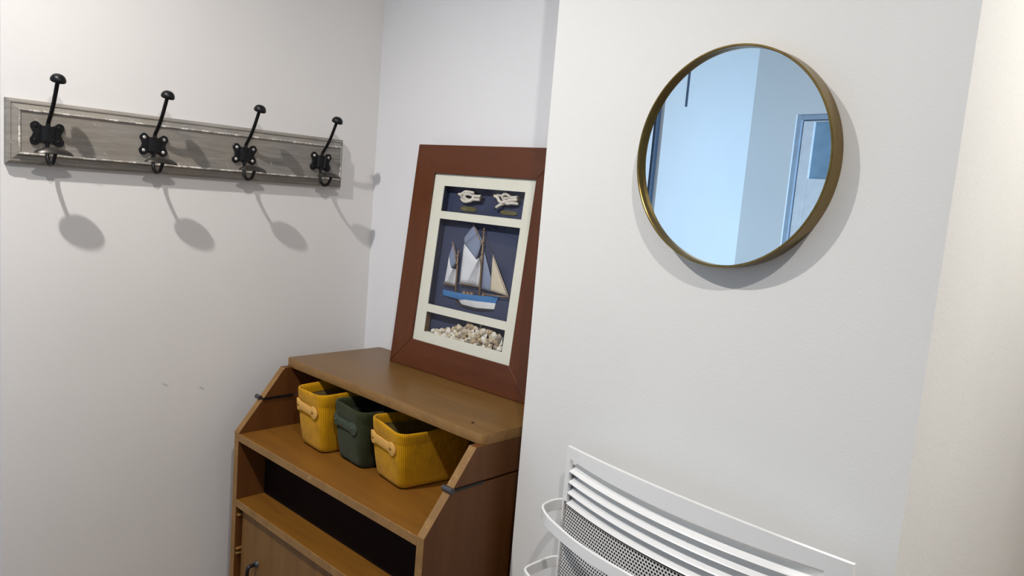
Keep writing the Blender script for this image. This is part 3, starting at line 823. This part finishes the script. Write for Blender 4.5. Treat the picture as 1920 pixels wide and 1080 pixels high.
# ------------------------------------------------------------------ round mirror (on the projecting wall)
def on_wall(name, label, cat, s, z):
    p = E0+UU*s
    return thing(name, label, cat, (p.x, p.y, z), -PSI)
MS, MZ, MR = .3590, EYE+.0700, .1434
mir = on_wall('round_mirror', 'round mirror with deep brass rim hanging above the heater', 'mirror', MS, MZ)
m = Mat('brushed_brass', 0.30, 1.0)
co = m.coords((60, 900, 60)); nz = m.noise(co, 1.0, 3, .6)
m.color(m.ramp(nz, [(.3, srgb(120, 100, 56)), (.7, srgb(146, 122, 70))])); m.bump(nz, .06, .0005)
M_BRASS = m.m
m = Mat('mirror_silver', 0.0, 1.0)
m.color((0.86, 0.93, 0.97, 1)); M_MIRROR = m.m
RX = Matrix.Rotation(math.radians(90), 4, 'X')               # z of the profile -> -y (out of the wall)
bm = bmesh.new()
lathe(bm, [(MR-.0030, .0185), (MR-.0030, .0272), (MR-.0022, .0280), (MR-.0006, .0280), (MR, .0274), (MR, .0010), (MR-.004, .0006), (MR-.010, .0006), (MR-.010, .0150)], 128, RX)
obj('rim', bm, M_BRASS, mir, True)
bm = bmesh.new()
lathe(bm, [(0, .0190), (MR-.0032, .0190), (MR-.0032, .0160), (0, .0160)], 128, RX)
obj('mirror_glass', bm, M_MIRROR, mir, True)

# ------------------------------------------------------------------ towel-warmer heater
HS0, HS1 = .152, .5985
HC, HW = (HS0+HS1)/2, (HS1-HS0)/2
heat = on_wall('towel_heater', 'white bowed wall heater with louvres and towel bars below mirror', 'heater', HC, 0.35)
HB = -.35
M_ENAM = plain('white_enamel', (0.80, 0.80, 0.79, 1), 0.28, spec=.5, var=.015)
M_CASING = plain('shade_grey_casing', (0.30, 0.30, 0.30, 1), 0.5)  # grey instead of white, puts shade into the louvre gaps
M_INNER = plain('heater_inside_shade', (0.03, 0.03, 0.03, 1), 0.7)  # near-black stands for the shade inside the heater
ZTOP = EYE-.3802
def bow(x, base=.047, sag=.034): return base+sag*(1-(x/HW)**2)
def sheet(bm, xa, xb, za, zb, base=.047, th=.003, sag=.034, n=24, crown=0.0):
    """bowed plate between local x xa..xb and z za..zb; out of wall = -y"""
    xs = [xa+(xb-xa)*i/n for i in range(n+1)]
    F = [[bm.verts.new((x, -(bow(x, base, sag)-o_), z+c_*(1-(x/HW)**2)+HB)) for x in xs] for z, c_ in ((za, 0), (zb, crown)) for o_ in (0, th)]
    f0, b0, f1, b1 = F
    for k in range(n):
        bm.faces.new((f0[k], f0[k+1], f1[k+1], f1[k])); bm.faces.new((b0[k], b1[k], b1[k+1], b0[k+1]))
        bm.faces.new((f1[k], f1[k+1], b1[k+1], b1[k])); bm.faces.new((f0[k], b0[k], b0[k+1], f0[k+1]))
    for k in (0, n): bm.faces.new((f0[k], f1[k], b1[k], b0[k]))
SL, SR = .1635-HC, .5700-HC
ZO1, ZO0 = EYE-.3975, EYE-.4665
PL, PR = .1565-HC, .5940-HC
ZBOT = .55
bm = bmesh.new(); sheet(bm, -HW, HW, ZO1, ZTOP, th=.006, crown=.0095); obj('top_rail', bm, M_ENAM, heat, True)
bm = bmesh.new(); sheet(bm, -HW, SL, ZO0, ZO1, th=.007, n=3); sheet(bm, -HW, PL, ZBOT, ZO0, th=.007, n=3); obj('side_stile', bm, M_ENAM, heat, True)
bm = bmesh.new(); sheet(bm, SR, HW, ZO0, ZO1, th=.007, n=3); sheet(bm, PR, HW, ZBOT, ZO0, th=.007, n=3); obj('side_stile', bm, M_ENAM, heat, True)
# louvre slats
for k in range(4):
    zf = EYE-.4185-.0177*k+.0004*k
    if k == 3: zf = EYE-.4705
    bm = bmesh.new(); n = 28; rows = []
    prof = [(.0445, zf), (.0470, zf+.0012), (.0455, zf+.0030), (.0295, zf+.0112), (.0280, zf+.0098)]
    xs = [SL-.001+(SR-SL+.002)*i/n for i in range(n+1)]
    for pb, pz in prof: rows.append([bm.verts.new((x, -bow(x, pb), pz+HB)) for x in xs])
    for i in range(len(rows)):
        A, B = rows[i], rows[(i+1) % len(rows)]
        for j in range(n): bm.faces.new((A[j], A[j+1], B[j+1], B[j]))
    bm.faces.new([r_[0] for r_ in rows]); bm.faces.new([r_[-1] for r_ in rows][::-1])
    obj('louvre_slat', bm, M_ENAM, heat, True)
# perforated sheet, every hole cut
px_, pz_ = .0056, .0048
rows_n = 48
bm = bmesh.new()
z_top = EYE-.4735
ang8 = [math.radians(45*k) for k in range(8)]
ncol = int((PR-PL)/px_)
for r_ in range(rows_n):
    zc = z_top-pz_*(r_+.5); off = px_*.5*(r_ % 2)
    for c in range(ncol):
        xc = PL+px_*(c+.5)+off
        if xc+px_/2 > PR: continue
        hole = []; outer = []
        for a in ang8:
            ca, sa = math.cos(a), math.sin(a)
            x = xc+.00205*ca; z = zc+.00190*sa
            hole.append(bm.verts.new((x, -bow(x, .0430), z+HB)))
            s_ = 1/max(abs(ca), abs(sa)); x = xc+px_/2*ca*s_; z = zc+pz_/2*sa*s_
            outer.append(bm.verts.new((x, -bow(x, .0430), z+HB)))
        for k in range(8): bm.faces.new((outer[k], outer[(k+1) % 8], hole[(k+1) % 8], hole[k]))
ps = obj('perforated_sheet', bm, M_ENAM, heat, False, recalc=False); ps['kind'] = 'stuff'
bm = bmesh.new(); sheet(bm, PL-.001, PR+.001, ZBOT, z_top-pz_*rows_n+.0005, base=.0430, th=.002); obj('lower_panel', bm, M_ENAM, heat, True)
# casing behind: back, sides, closed top set a little lower than the rail; dark sheet painted as the shade behind the holes
bm = bmesh.new()
box(bm, -HW+.030, HW-.030, -.036, -.001, ZBOT+HB, ZTOP-.040+HB, .002)
box(bm, -HW+.002, -HW+.030, -.040, -.036, ZBOT+HB, ZTOP-.030+HB); box(bm, HW-.030, HW-.002, -.040, -.036, ZBOT+HB, ZTOP-.030+HB)
obj('casing', bm, M_CASING, heat)
bm = bmesh.new(); sheet(bm, -HW+.006, HW-.006, ZBOT+.01, ZO0-.006, base=.0390, th=.001); obj('hole_shade_sheet', bm, M_INNER, heat, True)
# towel bars: flat bands reaching out at the side and sweeping round the front
def towel_bar(zc, half, hgt=.0185, th=.0042):
    left = smooth_path([(p[0], p[1], 0) for p in half], 5)
    pts = [Vector((p.x-HC, -p.y, 0)) for p in left]
    full = pts + [Vector((-p.x, p.y, 0)) for p in reversed(pts[:-1])]
    bm = bmesh.new(); rings = []
    for i, p in enumerate(full):
        t = (full[min(i+1, len(full)-1)]-full[max(i-1, 0)]).normalized(); nr = Vector((t.y, -t.x, 0))
        e = th/2; h2 = hgt/2; c_ = .0012
        prof = [(-e, -h2+c_), (-e+c_, -h2), (e-c_, -h2), (e, -h2+c_), (e, h2-c_), (e-c_, h2), (-e+c_, h2), (-e, h2-c_)]
        rings.append([bm.verts.new(p+nr*a+Vector((0, 0, zc+HB+b))) for a, b in prof])
    for A, B in zip(rings, rings[1:]):
        for k in range(8): bm.faces.new((A[k], A[(k+1) % 8], B[(k+1) % 8], B[k]))
    bm.faces.new(rings[0]); bm.faces.new(rings[-1][::-1])
    return obj('towel_bar', bm, M_ENAM, heat, True)
bar_a = [(.1535, .0360), (.1455, .0420), (.1420, .0560), (.1440, .0740), (.1520, .0900), (.1800, .1070), (.2150, .1190), (.2600, .1310), (.3100, .1380), (HC, .1405)]
bar_b = [(.1535, .0360), (.1450, .0420), (.1415, .0560), (.1425, .0800), (.1440, .1010), (.1490, .1130), (.1640, .1205), (.2000, .1320), (.2600, .1450), (.3200, .1520), (HC, .1540)]
for zc, hf in ((EYE-.4780, bar_a), (EYE-.5740, bar_b), (EYE-.7000, bar_a), (EYE-.8000, bar_b)):
    towel_bar(zc, hf)
